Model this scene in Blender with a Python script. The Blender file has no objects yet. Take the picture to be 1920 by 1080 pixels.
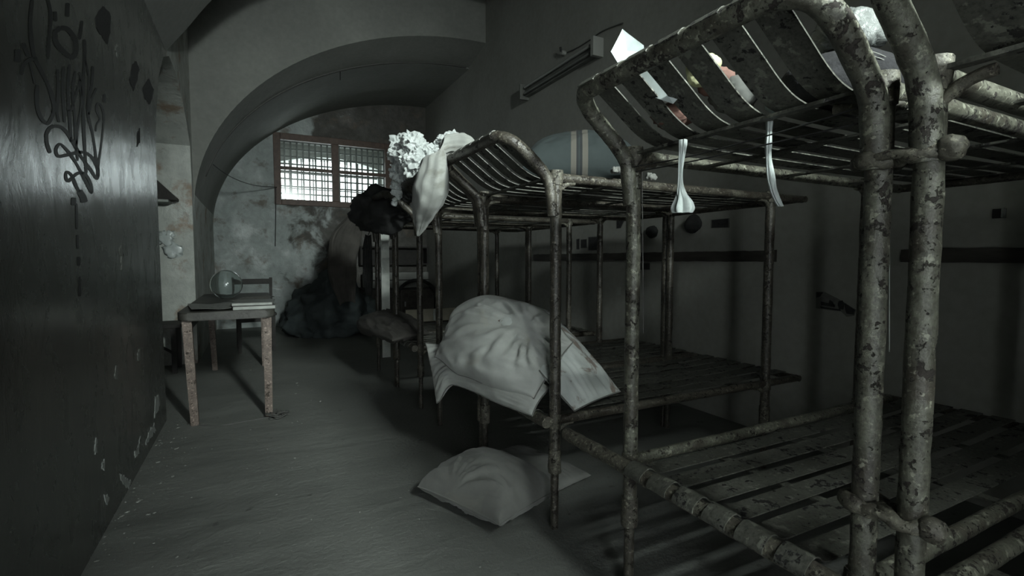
import bpy, bmesh, math, random
from mathutils import Vector, Matrix, noise
random.seed(7)
S = bpy.context.scene
COL = S.collection
R = math.radians

# ------------------------------------------------------------------ camera
CAM_H, YAW, PITCH, FPX = 1.10, 27.3, 3.32, 930.0
cd = bpy.data.cameras.new('camera'); cam = bpy.data.objects.new('camera', cd); COL.objects.link(cam)
cam.location = (0, 0, CAM_H); cam.rotation_euler = (R(90 - PITCH), 0, R(-YAW))
cd.sensor_width = 36; cd.lens = 36 * FPX / 1920; cd.clip_start = .02
S.camera = cam
CROT = cam.rotation_euler.to_matrix()
CPOS = Vector((0, 0, CAM_H))

# ------------------------------------------------------------------ light
W = bpy.data.worlds.new('overcast_sky'); S.world = W; W.use_nodes = True
bg = W.node_tree.nodes['Background']
bg.inputs[0].default_value = (.90, .98, 1.0, 1); bg.inputs[1].default_value = 8.0

def area_light(name, loc, rot, sx, sy, power, col, portal=False):
    l = bpy.data.lights.new(name, 'AREA'); l.shape = 'RECTANGLE'; l.size = sx; l.size_y = sy
    l.energy = power; l.color = col
    o = bpy.data.objects.new(name, l); COL.objects.link(o); o.location = loc; o.rotation_euler = rot
    if portal: l.cycles.is_portal = True
    return o
# strong lamp standing for daylight through an assumed, unseen high window behind the camera
area_light('assumed_rear_window_light', (1.00, -2.02, 2.95), (R(88), 0, 0), .42, .80, 620, (.90, 1.0, .955))
area_light('door_fill_light', (-.08, -1.48, 1.0), (R(90), 0, 0), .70, 1.7, 11, (.92, 1.0, .96))  # weak fill lamp outside an added doorway, lifts undersides and shadows
area_light('sky_portal_front', (1.25, 10.12, 2.45), (R(-90), 0, 0), 1.7, 1.0, 1, (1, 1, 1), True)

S.view_settings.view_transform = 'Standard'; S.view_settings.look = 'None'
S.view_settings.exposure = 0.0; S.view_settings.gamma = 1.0; S.view_settings.use_curve_mapping = False
S.cycles.use_denoising = True
S.cycles.max_bounces = 8; S.cycles.diffuse_bounces = 5
S.cycles.sample_clamp_indirect = 4.0

# ------------------------------------------------------------------ helpers
def ray(px, py):
    return (CROT @ Vector(((px - 960) / FPX, (540 - py) / FPX, -1))).normalized()
def on_x(px, py, X):
    d = ray(px, py); return CPOS + d * (X / d.x)
def on_y(px, py, Y):
    d = ray(px, py); return CPOS + d * (Y / d.y)
def on_z(px, py, Z):
    d = ray(px, py); return CPOS + d * ((Z - CAM_H) / d.z)

def mesh_obj(name, bm, mat=None, parent=None, smooth=None, loc=None):
    me = bpy.data.meshes.new(name); bm.normal_update(); bm.to_mesh(me); bm.free()
    if smooth is not None:
        for p in me.polygons: p.use_smooth = True
        if smooth < 180: me.set_sharp_from_angle(angle=R(smooth))
    o = bpy.data.objects.new(name, me); COL.objects.link(o)
    if mat:
        for m in (mat if isinstance(mat, (list, tuple)) else [mat]): me.materials.append(m)
    if parent: o.parent = parent
    if loc is not None: o.location = loc
    return o
def shared(name, me, parent=None, loc=(0, 0, 0), rot=None):
    o = bpy.data.objects.new(name, me); COL.objects.link(o); o.location = loc
    if rot: o.rotation_euler = rot
    if parent: o.parent = parent
    return o
def empty(name, loc, rz=0):
    o = bpy.data.objects.new(name, None); COL.objects.link(o); o.location = loc; o.rotation_euler = (0, 0, rz)
    o.empty_display_size = .1
    return o
def tag(o, label=None, cat=None, group=None, kind=None):
    if label: o['label'] = label
    if cat: o['category'] = cat
    if group: o['group'] = group
    if kind: o['kind'] = kind
    return o

def box(bm, x0, x1, y0, y1, z0, z1, mat=None, bev=0):
    m = Matrix.Translation(((x0+x1)/2, (y0+y1)/2, (z0+z1)/2)) @ Matrix.Diagonal((x1-x0, y1-y0, z1-z0, 1))
    r = bmesh.ops.create_cube(bm, size=1, matrix=(mat @ m if mat else m))
    if bev:
        es = list({e for v in r['verts'] for e in v.link_edges})
        bmesh.ops.bevel(bm, geom=es, offset=bev, segments=2, affect='EDGES', profile=.6)
def smooth_path(pts, n=6, closed=False):
    pts = [Vector(p) for p in pts]; out = []; N = len(pts)
    rng = N if closed else N - 1
    for i in range(rng):
        g = lambda k: pts[k % N] if closed else pts[max(0, min(N - 1, k))]
        p0, p1, p2, p3 = g(i-1), g(i), g(i+1), g(i+2)
        for k in range(n):
            t = k / n
            out.append(.5 * ((2*p1) + (p2-p0)*t + (2*p0-5*p1+4*p2-p3)*t*t + (3*p1-p0-3*p2+p3)*t**3))
    if not closed: out.append(pts[-1])
    return out
def tube(bm, pts, r, seg=12, caps=True, rn=0, seed=0):
    pts = [Vector(p) for p in pts]; rings = []
    t0 = (pts[1] - pts[0]).normalized()
    up = Vector((0, 0, 1)) if abs(t0.z) < .9 else Vector((1, 0, 0))
    nrm = (up - t0 * up.dot(t0)).normalized()
    for i, p in enumerate(pts):
        t = (pts[min(i+1, len(pts)-1)] - pts[max(i-1, 0)])
        if t.length < 1e-9: t = t0
        t = t.normalized(); nrm = (nrm - t * nrm.dot(t))
        nrm = nrm.normalized() if nrm.length > 1e-6 else t.orthogonal().normalized()
        b = t.cross(nrm); rr = r[i] if isinstance(r, (list, tuple)) else r
        ring = []
        for k in range(seg):
            a = 2 * math.pi * k / seg
            d = nrm * math.cos(a) + b * math.sin(a)
            q = p + d * rr
            if rn: q = q + d * rn * noise.noise(q * 38 + Vector((seed, 0, 0)))
            ring.append(bm.verts.new(q))
        rings.append(ring)
    for a, b in zip(rings, rings[1:]):
        for k in range(seg):
            bm.faces.new((a[k], a[(k+1) % seg], b[(k+1) % seg], b[k]))
    if caps:
        bm.faces.new(rings[0][::-1]); bm.faces.new(rings[-1])
def line(a, b, step=.04):
    a, b = Vector(a), Vector(b); n = max(1, int((b-a).length / step))
    return [a.lerp(b, i/n) for i in range(n+1)]
def ribbon(bm, pts, side, width, thick):
    """flat bar swept along pts; side = constant width direction"""
    side = Vector(side).normalized(); rings = []
    pts = [Vector(p) for p in pts]
    for i, p in enumerate(pts):
        t = (pts[min(i+1, len(pts)-1)] - pts[max(i-1, 0)]).normalized()
        n = t.cross(side).normalized()
        w = width[i] if isinstance(width, (list, tuple)) else width
        rings.append([bm.verts.new(p + side*w/2*a + n*thick/2*b) for a, b in ((-1,-1),(1,-1),(1,1),(-1,1))])
    for a, b in zip(rings, rings[1:]):
        for k in range(4): bm.faces.new((a[k], a[(k+1)%4], b[(k+1)%4], b[k]))
    bm.faces.new(rings[0][::-1]); bm.faces.new(rings[-1])
    bmesh.ops.recalc_face_normals(bm, faces=bm.faces)

# ------------------------------------------------------------------ materials
def new_mat(name):
    m = bpy.data.materials.new(name); m.use_nodes = True; nt = m.node_tree
    return m, nt, nt.nodes['Principled BSDF']
class NT:
    def __init__(s, nt): s.nt = nt; s.pos = None
    def n(s, t, **kw):
        x = s.nt.nodes.new(t)
        for k, v in kw.items(): setattr(x, k, v)
        return x
    def l(s, a, b): s.nt.links.new(a, b)
    def coord(s, scale=(1, 1, 1), obj=False, loc=(0, 0, 0)):
        if obj: c = s.n('ShaderNodeTexCoord').outputs['Object']
        else: c = s.n('ShaderNodeNewGeometry').outputs['Position']
        m = s.n('ShaderNodeMapping'); m.inputs['Scale'].default_value = scale; m.inputs['Location'].default_value = loc
        s.l(c, m.inputs['Vector']); return m.outputs[0]
    def noise(s, co, scale, detail=6, rough=.55, dist=0):
        x = s.n('ShaderNodeTexNoise'); x.inputs['Scale'].default_value = scale; x.inputs['Detail'].default_value = detail
        x.inputs['Roughness'].default_value = rough; x.inputs['Distortion'].default_value = dist
        s.l(co, x.inputs['Vector']); return x.outputs['Fac']
    def ramp(s, f, stops, interp='LINEAR'):
        x = s.n('ShaderNodeValToRGB'); x.color_ramp.interpolation = interp
        e = x.color_ramp.elements
        while len(e) < len(stops): e.new(.5)
        for i, (p, c) in enumerate(stops):
            e[i].position = p
            e[i].color = (c, c, c, 1) if isinstance(c, (int, float)) else (*c, 1)
        s.l(f, x.inputs[0]); return x.outputs[0]
    def mix(s, f, a, b, mode='MIX'):
        x = s.n('ShaderNodeMix', data_type='RGBA', blend_type=mode)
        for sock, v in ((x.inputs[0], f), (x.inputs[6], a), (x.inputs[7], b)):
            if isinstance(v, (int, float)): sock.default_value = v
            elif isinstance(v, tuple): sock.default_value = (*v, 1)
            else: s.l(v, sock)
        return x.outputs[2]
    def math(s, op, a, b=None):
        x = s.n('ShaderNodeMath', operation=op)
        for i, v in enumerate((a, b)):
            if v is None: continue
            if isinstance(v, (int, float)): x.inputs[i].default_value = v
            else: s.l(v, x.inputs[i])
        return x.outputs[0]
    def bump(s, h, strength, dist=.01, normal=None):
        x = s.n('ShaderNodeBump'); x.inputs['Strength'].default_value = strength; x.inputs['Distance'].default_value = dist
        s.l(h, x.inputs['Height'])
        if normal: s.l(normal, x.inputs['Normal'])
        return x.outputs[0]

def peeling_metal(name, paint, paint2, under, scale=14, th=.55, rough=.45, bump=.6, brown=None):
    m, nt, p = new_mat(name); g = NT(nt)
    co = g.coord()
    n0 = g.noise(co, scale*.45, 7, .62, .3)
    n1 = g.math('ADD', g.math('MULTIPLY', g.noise(co, scale, 9, .68, .5), .65), g.math('MULTIPLY', g.noise(co, scale*4.5, 6, .6), .35))
    mask = g.ramp(n1, [(th, 0), (th+.022, 1)])
    n3 = g.noise(co, 110, 5, .65)
    pc = g.ramp(n0, [(.34, brown or paint), (.50, paint), (.68, paint2)])
    pc = g.mix(g.ramp(n3, [(.30, .75), (.55, 0)]), pc, tuple(c*1.6 for c in under))
    pc = g.mix(g.ramp(g.noise(g.coord(loc=(5, 2, 9)), scale*2.4, 7, .65), [(.57, 0), (.62, .7)]), pc, tuple(min(1, c*1.75) for c in paint2))
    uc = g.ramp(g.noise(co, 60, 6), [(.35, under), (.7, tuple(min(1, c*2.0) for c in under))])
    c = g.mix(mask, pc, uc); g.l(c, p.inputs['Base Color'])
    g.l(g.ramp(mask, [(0, rough), (1, .85)]), p.inputs['Roughness'])
    h = g.math('SUBTRACT', g.math('MULTIPLY', n3, .5), mask)
    g.l(g.bump(h, bump, .005), p.inputs['Normal'])
    return m
M = {}
M['frame'] = peeling_metal('peeling_grey_green_paint', (.088, .090, .070), (.150, .152, .120), (.012, .0095, .0075), 24, .55, .42, .9, (.048, .042, .033))
M['frame2'] = peeling_metal('rusted_dark_tube', (.048, .044, .035), (.100, .095, .076), (.010, .008, .006), 34, .56, .38, .9, (.030, .025, .020))
M['slat'] = peeling_metal('peeling_slat_paint', (.070, .072, .060), (.100, .102, .086), (.005, .0045, .004), 13, .555, .5, .6, (.058, .058, .049))
M['lumps'] = peeling_metal('rusted_clamp', (.080, .077, .060), (.145, .140, .108), (.012, .0095, .007), 40, .56, .6, 1.0, (.045, .038, .030))

def simple(name, col, rough=.7, col2=None, scale=8, bump=0, bscale=60, metal=0, spec=None, stretch=(1,1,1)):
    m, nt, p = new_mat(name); g = NT(nt)
    p.inputs['Roughness'].default_value = rough; p.inputs['Metallic'].default_value = metal
    if spec is not None: p.inputs['Specular IOR Level'].default_value = spec
    co = g.coord(stretch)
    if col2: g.l(g.ramp(g.noise(co, scale, 6), [(.35, col), (.65, col2)]), p.inputs['Base Color'])
    else: p.inputs['Base Color'].default_value = (*col, 1)
    if bump: g.l(g.bump(g.noise(co, bscale, 6), bump, .006), p.inputs['Normal'])
    return m

# dark glossy oil paint of the near left wall
m, nt, p = new_mat('dark_gloss_wall_paint'); g = NT(nt)
co = g.coord((1, 1, .35)); co1 = g.coord()
nA = g.noise(co, 3, 6); nB = g.noise(g.coord((1, 1.5, .9)), 5.5, 8, .6, .6); nC = g.noise(co1, 26, 5)
g.l(g.ramp(nA, [(.3, (.048, .050, .045)), (.7, (.074, .077, .069))]), p.inputs['Base Color'])
g.l(g.ramp(nB, [(.3, .17), (.7, .33)]), p.inputs['Roughness'])
hh = g.math('ADD', g.math('MULTIPLY', nB, 1.0), g.math('MULTIPLY', nC, .25))
g.l(g.bump(hh, .16, .012), p.inputs['Normal']); M['wall_dark'] = m

# pale plaster of vault and right wall
def plaster(name, a, b, bump=.25, rough=.9):
    m, nt, p = new_mat(name); g = NT(nt); co = g.coord()
    n1 = g.noise(co, 1.3, 7, .6); n2 = g.noise(co, 22, 6)
    c = g.ramp(n1, [(.3, a), (.7, b)]); c = g.mix(.25, c, g.ramp(n2, [(.3, tuple(x*.7 for x in a)), (.7, b)]))
    g.l(c, p.inputs['Base Color']); p.inputs['Roughness'].default_value = rough
    g.l(g.bump(g.math('ADD', n1, g.math('MULTIPLY', n2, .3)), bump, .02), p.inputs['Normal']); return m
M['vault'] = plaster('vault_plaster', (.17, .175, .16), (.24, .245, .225))
M['wall_right'] = plaster('right_wall_plaster', (.225, .227, .206), (.31, .31, .285), .15)
# damp, flaking far wall and recess
def damp_wall(name, light, dark, rust, zbias, gloss=.3, th=.5):
    m, nt, p = new_mat(name); g = NT(nt); co = g.coord()
    n1 = g.noise(co, 2.1, 8, .62, .5); n2 = g.noise(co, 9, 7, .6, .3); n3 = g.noise(g.coord((1,1,1), loc=(4.3, 1, 7)), 3.3, 7, .65)
    n4 = g.noise(co, 34, 5)
    c = g.ramp(n2, [(.3, tuple(x*.72 for x in light)), (.65, light)])
    sep = g.n('ShaderNodeSeparateXYZ'); gg = g.n('ShaderNodeNewGeometry'); g.l(gg.outputs['Position'], sep.inputs[0])
    bias = g.math('MULTIPLY', g.math('SUBTRACT', sep.outputs['X'], .55), zbias)
    dm = g.ramp(g.math('ADD', n1, bias), [(th, 0), (th+.09, 1)])
    c = g.mix(dm, c, g.ramp(n2, [(.3, tuple(x*.55 for x in dark)), (.7, dark)]))
    rm = g.ramp(n3, [(.55, 0), (.66, .85)])
    c = g.mix(rm, c, rust); g.l(c, p.inputs['Base Color'])
    g.l(g.ramp(n1, [(.35, gloss), (.6, .85)]), p.inputs['Roughness'])
    hh = g.math('ADD', g.math('MULTIPLY', n2, .8), g.math('ADD', g.math('MULTIPLY', dm, -.25), g.math('MULTIPLY', n4, .25)))
    g.l(g.bump(hh, .55, .03), p.inputs['Normal']); return m
M['wall_far'] = damp_wall('damp_far_wall', (.31, .345, .335), (.090, .087, .077), (.11, .09, .07), .27, .28, .545)
M['wall_recess'] = damp_wall('stained_recess_plaster', (.43, .45, .415), (.28, .26, .21), (.23, .165, .11), 0, .3, .6)

# floor
m, nt, p = new_mat('worn_concrete_floor'); g = NT(nt)
co = g.coord(); ns = g.noise(g.coord((.8, 3.2, 1)), 2.4, 8, .62, .3); nf = g.noise(co, 45, 6, .65); nb = g.noise(co, .9, 5)
c = g.ramp(ns, [(.3, (.105, .110, .101)), (.7, (.175, .182, .167))])
c = g.mix(.4, c, g.ramp(nb, [(.35, (.10, .105, .095)), (.7, (.195, .202, .186))]))
c = g.mix(g.ramp(g.noise(co, 13, 4), [(.66, 0), (.72, .7)]), c, (.05, .05, .045))
g.l(c, p.inputs['Base Color']); g.l(g.ramp(ns, [(.3, .55), (.7, .8)]), p.inputs['Roughness'])
g.l(g.bump(g.math('ADD', ns, g.math('MULTIPLY', nf, .6)), .75, .015), p.inputs['Normal']); M['floor'] = m

M['window_wood'] = simple('brown_window_paint', (.055, .030, .020), .55, (.085, .05, .034), 20, .3, 50)
M['bar'] = simple('grille_steel', (.16, .17, .165), .5, (.24, .25, .245), 30)
M['reveal'] = plaster('window_reveal_plaster', (.36, .37, .35), (.48, .49, .46))
M['wood_dark'] = simple('dark_old_wood', (.009, .008, .007), .7, (.022, .020, .017), 12, .4, 40, stretch=(1, .2, 1))
M['leg_pink'] = peeling_metal('flaking_pink_brown_paint', (.135, .104, .086), (.205, .162, .137), (.03, .024, .018), 26, .575, .55, .8)
M['table_top'] = simple('scuffed_table_top', (.018, .017, .014), .5, (.055, .054, .046), 9, .4, 40)
M['paper'] = simple('old_paper', (.26, .275, .255), .8, (.36, .375, .35), 14, .15, 30)
M['paper_white'] = simple('white_paper', (.40, .45, .445), .6, (.50, .555, .55), 20, .1, 40)
M['dark_cloth'] = simple('dark_blanket_wool', (.012, .013, .013), .95, (.026, .027, .026), 14, .5, 90)
M['teal_dark'] = simple('dirty_blue_cloth', (.030, .040, .042), .95, (.055, .068, .068), 7, .4, 70)
M['grey_cloth'] = simple('grey_lining_cloth', (.05, .047, .042), .95, (.075, .07, .062), 7, .4, 60)
M['wire'] = simple('dark_wire', (.014, .014, .014), .6)
M['cable'] = simple('grey_cable', (.07, .07, .065), .7)
M['fixture'] = simple('grey_lamp_housing', (.11, .115, .105), .5, (.15, .155, .14), 12)
M['fixture_white'] = simple('lamp_end_cap_plastic', (.28, .285, .265), .5)
M['black'] = simple('exposed_black_plaster', (.004, .004, .004), .9, (.012, .012, .011), 60, .5, 60)
M['graffiti'] = simple('black_marker_paint', (.012, .012, .011), .55)
M['chip'] = simple('bare_pale_plaster', (.20, .215, .20), .9, (.30, .315, .30), 30, .4, 60)
M['board'] = simple('wall_board_wood', (.020, .018, .015), .75, (.055, .05, .043), 14, .5, 40, stretch=(1, .25, 1))

# ------------------------------------------------------------------ room shell: union of air volumes
XL, XR, YN, YF = -.57, 2.85, -1.1, 9.0
def prism_y(prof, y0, y1):
    bm = bmesh.new()
    a = [bm.verts.new((x, y0, z)) for x, z in prof]; b = [bm.verts.new((x, y1, z)) for x, z in prof]
    n = len(prof)
    for i in range(n): bm.faces.new((a[i], a[(i+1) % n], b[(i+1) % n], b[i]))
    bm.faces.new(a[::-1]); bm.faces.new(b); bmesh.ops.recalc_face_normals(bm, faces=bm.faces); return bm
def prism_y2(pa, pb, y0, y1):
    bm = prism_y(pa, y0, y1); bm.verts.ensure_lookup_table()
    for v, (x, z) in zip([v for v in bm.verts if v.co.y > (y0+y1)/2], pb): v.co.x, v.co.z = x, z
    return bm
def prism_x(prof, x0, x1):
    bm = bmesh.new()
    a = [bm.verts.new((x0, y, z)) for y, z in prof]; b = [bm.verts.new((x1, y, z)) for y, z in prof]
    n = len(prof)
    for i in range(n): bm.faces.new((a[i], a[(i+1) % n], b[(i+1) % n], b[i]))
    bm.faces.new(a[::-1]); bm.faces.new(b); bmesh.ops.recalc_face_normals(bm, faces=bm.faces); return bm
def vault_prof(zc, b, n=40):
    a = XR - XL
    pts = [(XL, 0)]
    for i in range(n + 1):
        t = math.pi / 2 * i / n
        pts.append((XR - a * math.cos(t), zc + b * math.sin(t)))
    pts.append((XR, 0)); return pts
def vault_z(x, zc, b):
    a = XR - XL; return zc + b * math.sqrt(max(0, 1 - ((XR - x) / a) ** 2))
YA, YD, YB = 4.9, 6.3, 6.9
near_prof = [(XL, 0)] + [(p.x, p.y) for p in smooth_path([(XL, 2.70, 0), (-.436, 2.885, 0), (-.197, 3.22, 0), (.25, 3.66, 0), (.9, 3.98, 0), (1.8, 4.14, 0), (XR, 4.17, 0)], 7)] + [(XR, 0)]
vols = [prism_y(near_prof, YN, YA), prism_y(vault_prof(3.9, .8), YA - .2, YD), prism_y2(vault_prof(1.6, 2.49), vault_prof(1.6, 2.30), YD - .3, YB), prism_y(vault_prof(1.6, 2.28), YB - .3, YF)]
NI = [(4.05, 0), (4.05, 1.75), (4.12, 2.05), (4.3, 2.38), (4.55, 2.60), (4.85, 2.715), (5.2, 2.71), (5.6, 2.60), (5.9, 2.45), (6.15, 2.27), (6.15, 0)]
vols.append(prism_x(NI, -1.5, -.45))
WX0, WX1, WZ0, WZ1 = .33, 2.17, 2.02, 3.12
vols.append(prism_y([(WX0, WZ0), (WX0, WZ1), (WX1, WZ1), (WX1, WZ0)], YF - .1, YF + .65))
arch = [(WX0 + .06, WZ0 - .04), (WX0 + .06, 2.80)] + [(WX0 + .06 + (WX1 - WX0 - .12) * t, 2.80 + .14 * math.sin(math.pi * t)) for t in [i / 16 for i in range(1, 16)]] + [(WX1 - .06, 2.80), (WX1 - .06, WZ0 - .04)]
vols.append(prism_y(arch, YF + .55, YF + 1.1))
BX0, BX1, BZ0, BZ1 = .74, 1.26, 2.20, 2.93
vols.append(prism_y([(BX0, BZ0), (BX0, BZ1), (BX1, BZ1), (BX1, BZ0)], YN - .45, YN + .1))  # opening of the assumed rear window, lets its lamp shine in
vols.append(prism_y([(-.46, 0), (-.46, 2.0), (.30, 2.0), (.30, 0)], YN - .45, YN + .1))  # opening of the added doorway for the fill lamp
objs = []
for i, bm in enumerate(vols):
    me = bpy.data.meshes.new('v'); bm.to_mesh(me); bm.free()
    o = bpy.data.objects.new('v%d' % i, me); COL.objects.link(o); objs.append(o)
for o in objs[1:]:
    md = objs[0].modifiers.new('u', 'BOOLEAN'); md.operation = 'UNION'; md.solver = 'EXACT'; md.object = o
dg = bpy.context.evaluated_depsgraph_get(); dg.update()
shell = bpy.data.meshes.new_from_object(objs[0].evaluated_get(dg))
for o in objs: bpy.data.objects.remove(o, do_unlink=True)
bm = bmesh.new(); bm.from_mesh(shell); bmesh.ops.recalc_face_normals(bm, faces=bm.faces)
# group faces of the shell into walls, floor, ceiling
def classify(f):
    c = f.calc_center_median(); n = f.normal
    if abs(c.z) < .01 and abs(n.z) > .9: return 'floor'
    if c.y > YF + 1.05 or c.y < YN - .42: return None                       # open to the sky
    if c.y > YF + .02: return 'reveal'
    if c.y < YN - .02: return 'wall_near'
    
    if abs(c.x - XR) < .02 and abs(n.x) > .9: return 'wall_right'
    if abs(c.y - YF) < .02 and abs(n.y) > .9: return 'wall_far'
    if abs(c.y - YN) < .02 and abs(n.y) > .9: return 'wall_near'
    if abs(n.x) > .99 and abs(c.x - XL) < .02: return 'wall_left' if c.y < 4.4 else 'wall_recess'
    if 4.0 < c.y < 6.2 and c.x < -.15 and abs(n.x) < .05 and c.z < 2.74: return 'wall_recess'
    if c.x < -1.4: return 'wall_recess'
    if abs(n.y) > .95 and abs(c.y - YD) < .02: return 'ceiling'
    return 'ceiling'
groups = {}
for f in bm.faces:
    k = classify(f)
    if k: groups.setdefault(k, []).append([v.co.copy() for v in f.verts])
bm.free()
MATS = {'floor': 'floor', 'wall_right': 'wall_right', 'wall_far': 'wall_far', 'wall_near': 'wall_right', 'wall_left': 'wall_dark', 'wall_recess': 'wall_recess', 'ceiling': 'vault', 'reveal': 'reveal'}
SH = {}
for k, faces in groups.items():
    b = bmesh.new()
    for vs in faces:
        try: b.faces.new([b.verts.new(v) for v in vs][::-1])
        except Exception: pass
    bmesh.ops.remove_doubles(b, verts=b.verts, dist=.0005)
    SH[k] = tag(mesh_obj(k if k != 'reveal' else 'wall_window_reveal', b, M[MATS[k]], smooth=25), kind='structure')
WL, WR, WF, FL = SH['wall_left'], SH['wall_right'], SH['wall_far'], SH['floor']

# front window: brown frame, two rows of panes, two iron grilles
win = tag(empty('window_1', (0, YF, 0)), kind='structure')
bm = bmesh.new(); fw = .075; xm = (WX0 + WX1) / 2
for a in ((WX0 - .03, WX0 + fw, WZ0 - .03, WZ1 + .03), (WX1 - fw, WX1 + .03, WZ0 - .03, WZ1 + .03), (WX0 + fw, WX1 - fw, WZ0 - .03, WZ0 + fw - .01), (WX0 + fw, WX1 - fw, WZ1 - fw, WZ1 + .03), (xm - .055, xm + .055, WZ0 + fw - .01, WZ1 - fw)):
    box(bm, a[0], a[1], -.03, .06, a[2], a[3], bev=.006)
fr = mesh_obj('window_frame', bm, M['window_wood'], win)
zt = WZ0 + .57
for a, b_ in ((WX0 + fw, xm - .055), (xm + .055, WX1 - fw)):
    bm = bmesh.new(); box(bm, a, b_, -.015, .045, zt - .025, zt + .03, bev=.005); mesh_obj('transom_bar', bm, M['window_wood'], win)
def glass_mat():
    m, nt, p = new_mat('dusty_window_glass'); g = NT(nt); nt.nodes.remove(p)
    out = nt.nodes['Material Output']; t = g.n('ShaderNodeBsdfTransparent'); t.inputs[0].default_value = (.93, .96, .95, 1)
    gl = g.n('ShaderNodeBsdfGlossy'); gl.inputs['Roughness'].default_value = .15
    mx = g.n('ShaderNodeMixShader'); mx.inputs[0].default_value = .06
    g.l(t.outputs[0], mx.inputs[1]); g.l(gl.outputs[0], mx.inputs[2]); g.l(mx.outputs[0], out.inputs[0]); return m
M['pane'] = glass_mat()
for a, b_ in ((WX0 + fw, xm - .055), (xm + .055, WX1 - fw)):
    for z0, z1 in ((WZ0 + .06, zt - .02), (zt + .025, WZ1 - fw)):
        bm = bmesh.new(); box(bm, a, b_, .014, .018, z0, z1); mesh_obj('pane', bm, M['pane'], win)
for gi, (yy, dx, dz, r) in enumerate(((.30, .098, .125, .015), (.72, .196, .27, .012))):
    bm = bmesh.new(); x = WX0 + .05
    while x < WX1: tube(bm, [(x, yy, WZ0 - .01), (x, yy, WZ1 if gi == 0 else 2.90)], r, 6); x += dx
    z = WZ0 + .07
    while z < (WZ1 if gi == 0 else 2.9): tube(bm, [(WX0, yy + .012, z), (WX1, yy + .012, z)], r, 6); z += dz
    mesh_obj('grille', bm, M['bar'], win, 180)
# assumed rear window, out of view behind the camera, for the lamp outside
assumed_win2 = tag(empty('assumed_window_2', (0, YN, 0)), kind='structure')
bm = bmesh.new(); xm2 = (BX0 + BX1) / 2
for a in ((BX0, BX0 + .05, BZ0, BZ1), (BX1 - .05, BX1, BZ0, BZ1), (BX0 + .05, BX1 - .05, BZ0, BZ0 + .05), (BX0 + .05, BX1 - .05, BZ1 - .05, BZ1)):
    box(bm, a[0], a[1], -.10, -.04, a[2], a[3])
mesh_obj('window_frame', bm, M['window_wood'], assumed_win2)  # frame of the assumed rear window
# added doorway, unseen behind the camera, that lets the fill lamp in
dr = tag(empty('added_door_1', (0, YN, 0)), kind='structure'); bm = bmesh.new()
for a in ((-.46, -.41, 0, 2.0), (.25, .30, 0, 2.0), (-.41, .25, 1.95, 2.0)): box(bm, a[0], a[1], -.12, -.02, a[2], a[3])
mesh_obj('added_door_frame', bm, M['window_wood'], dr)

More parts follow.
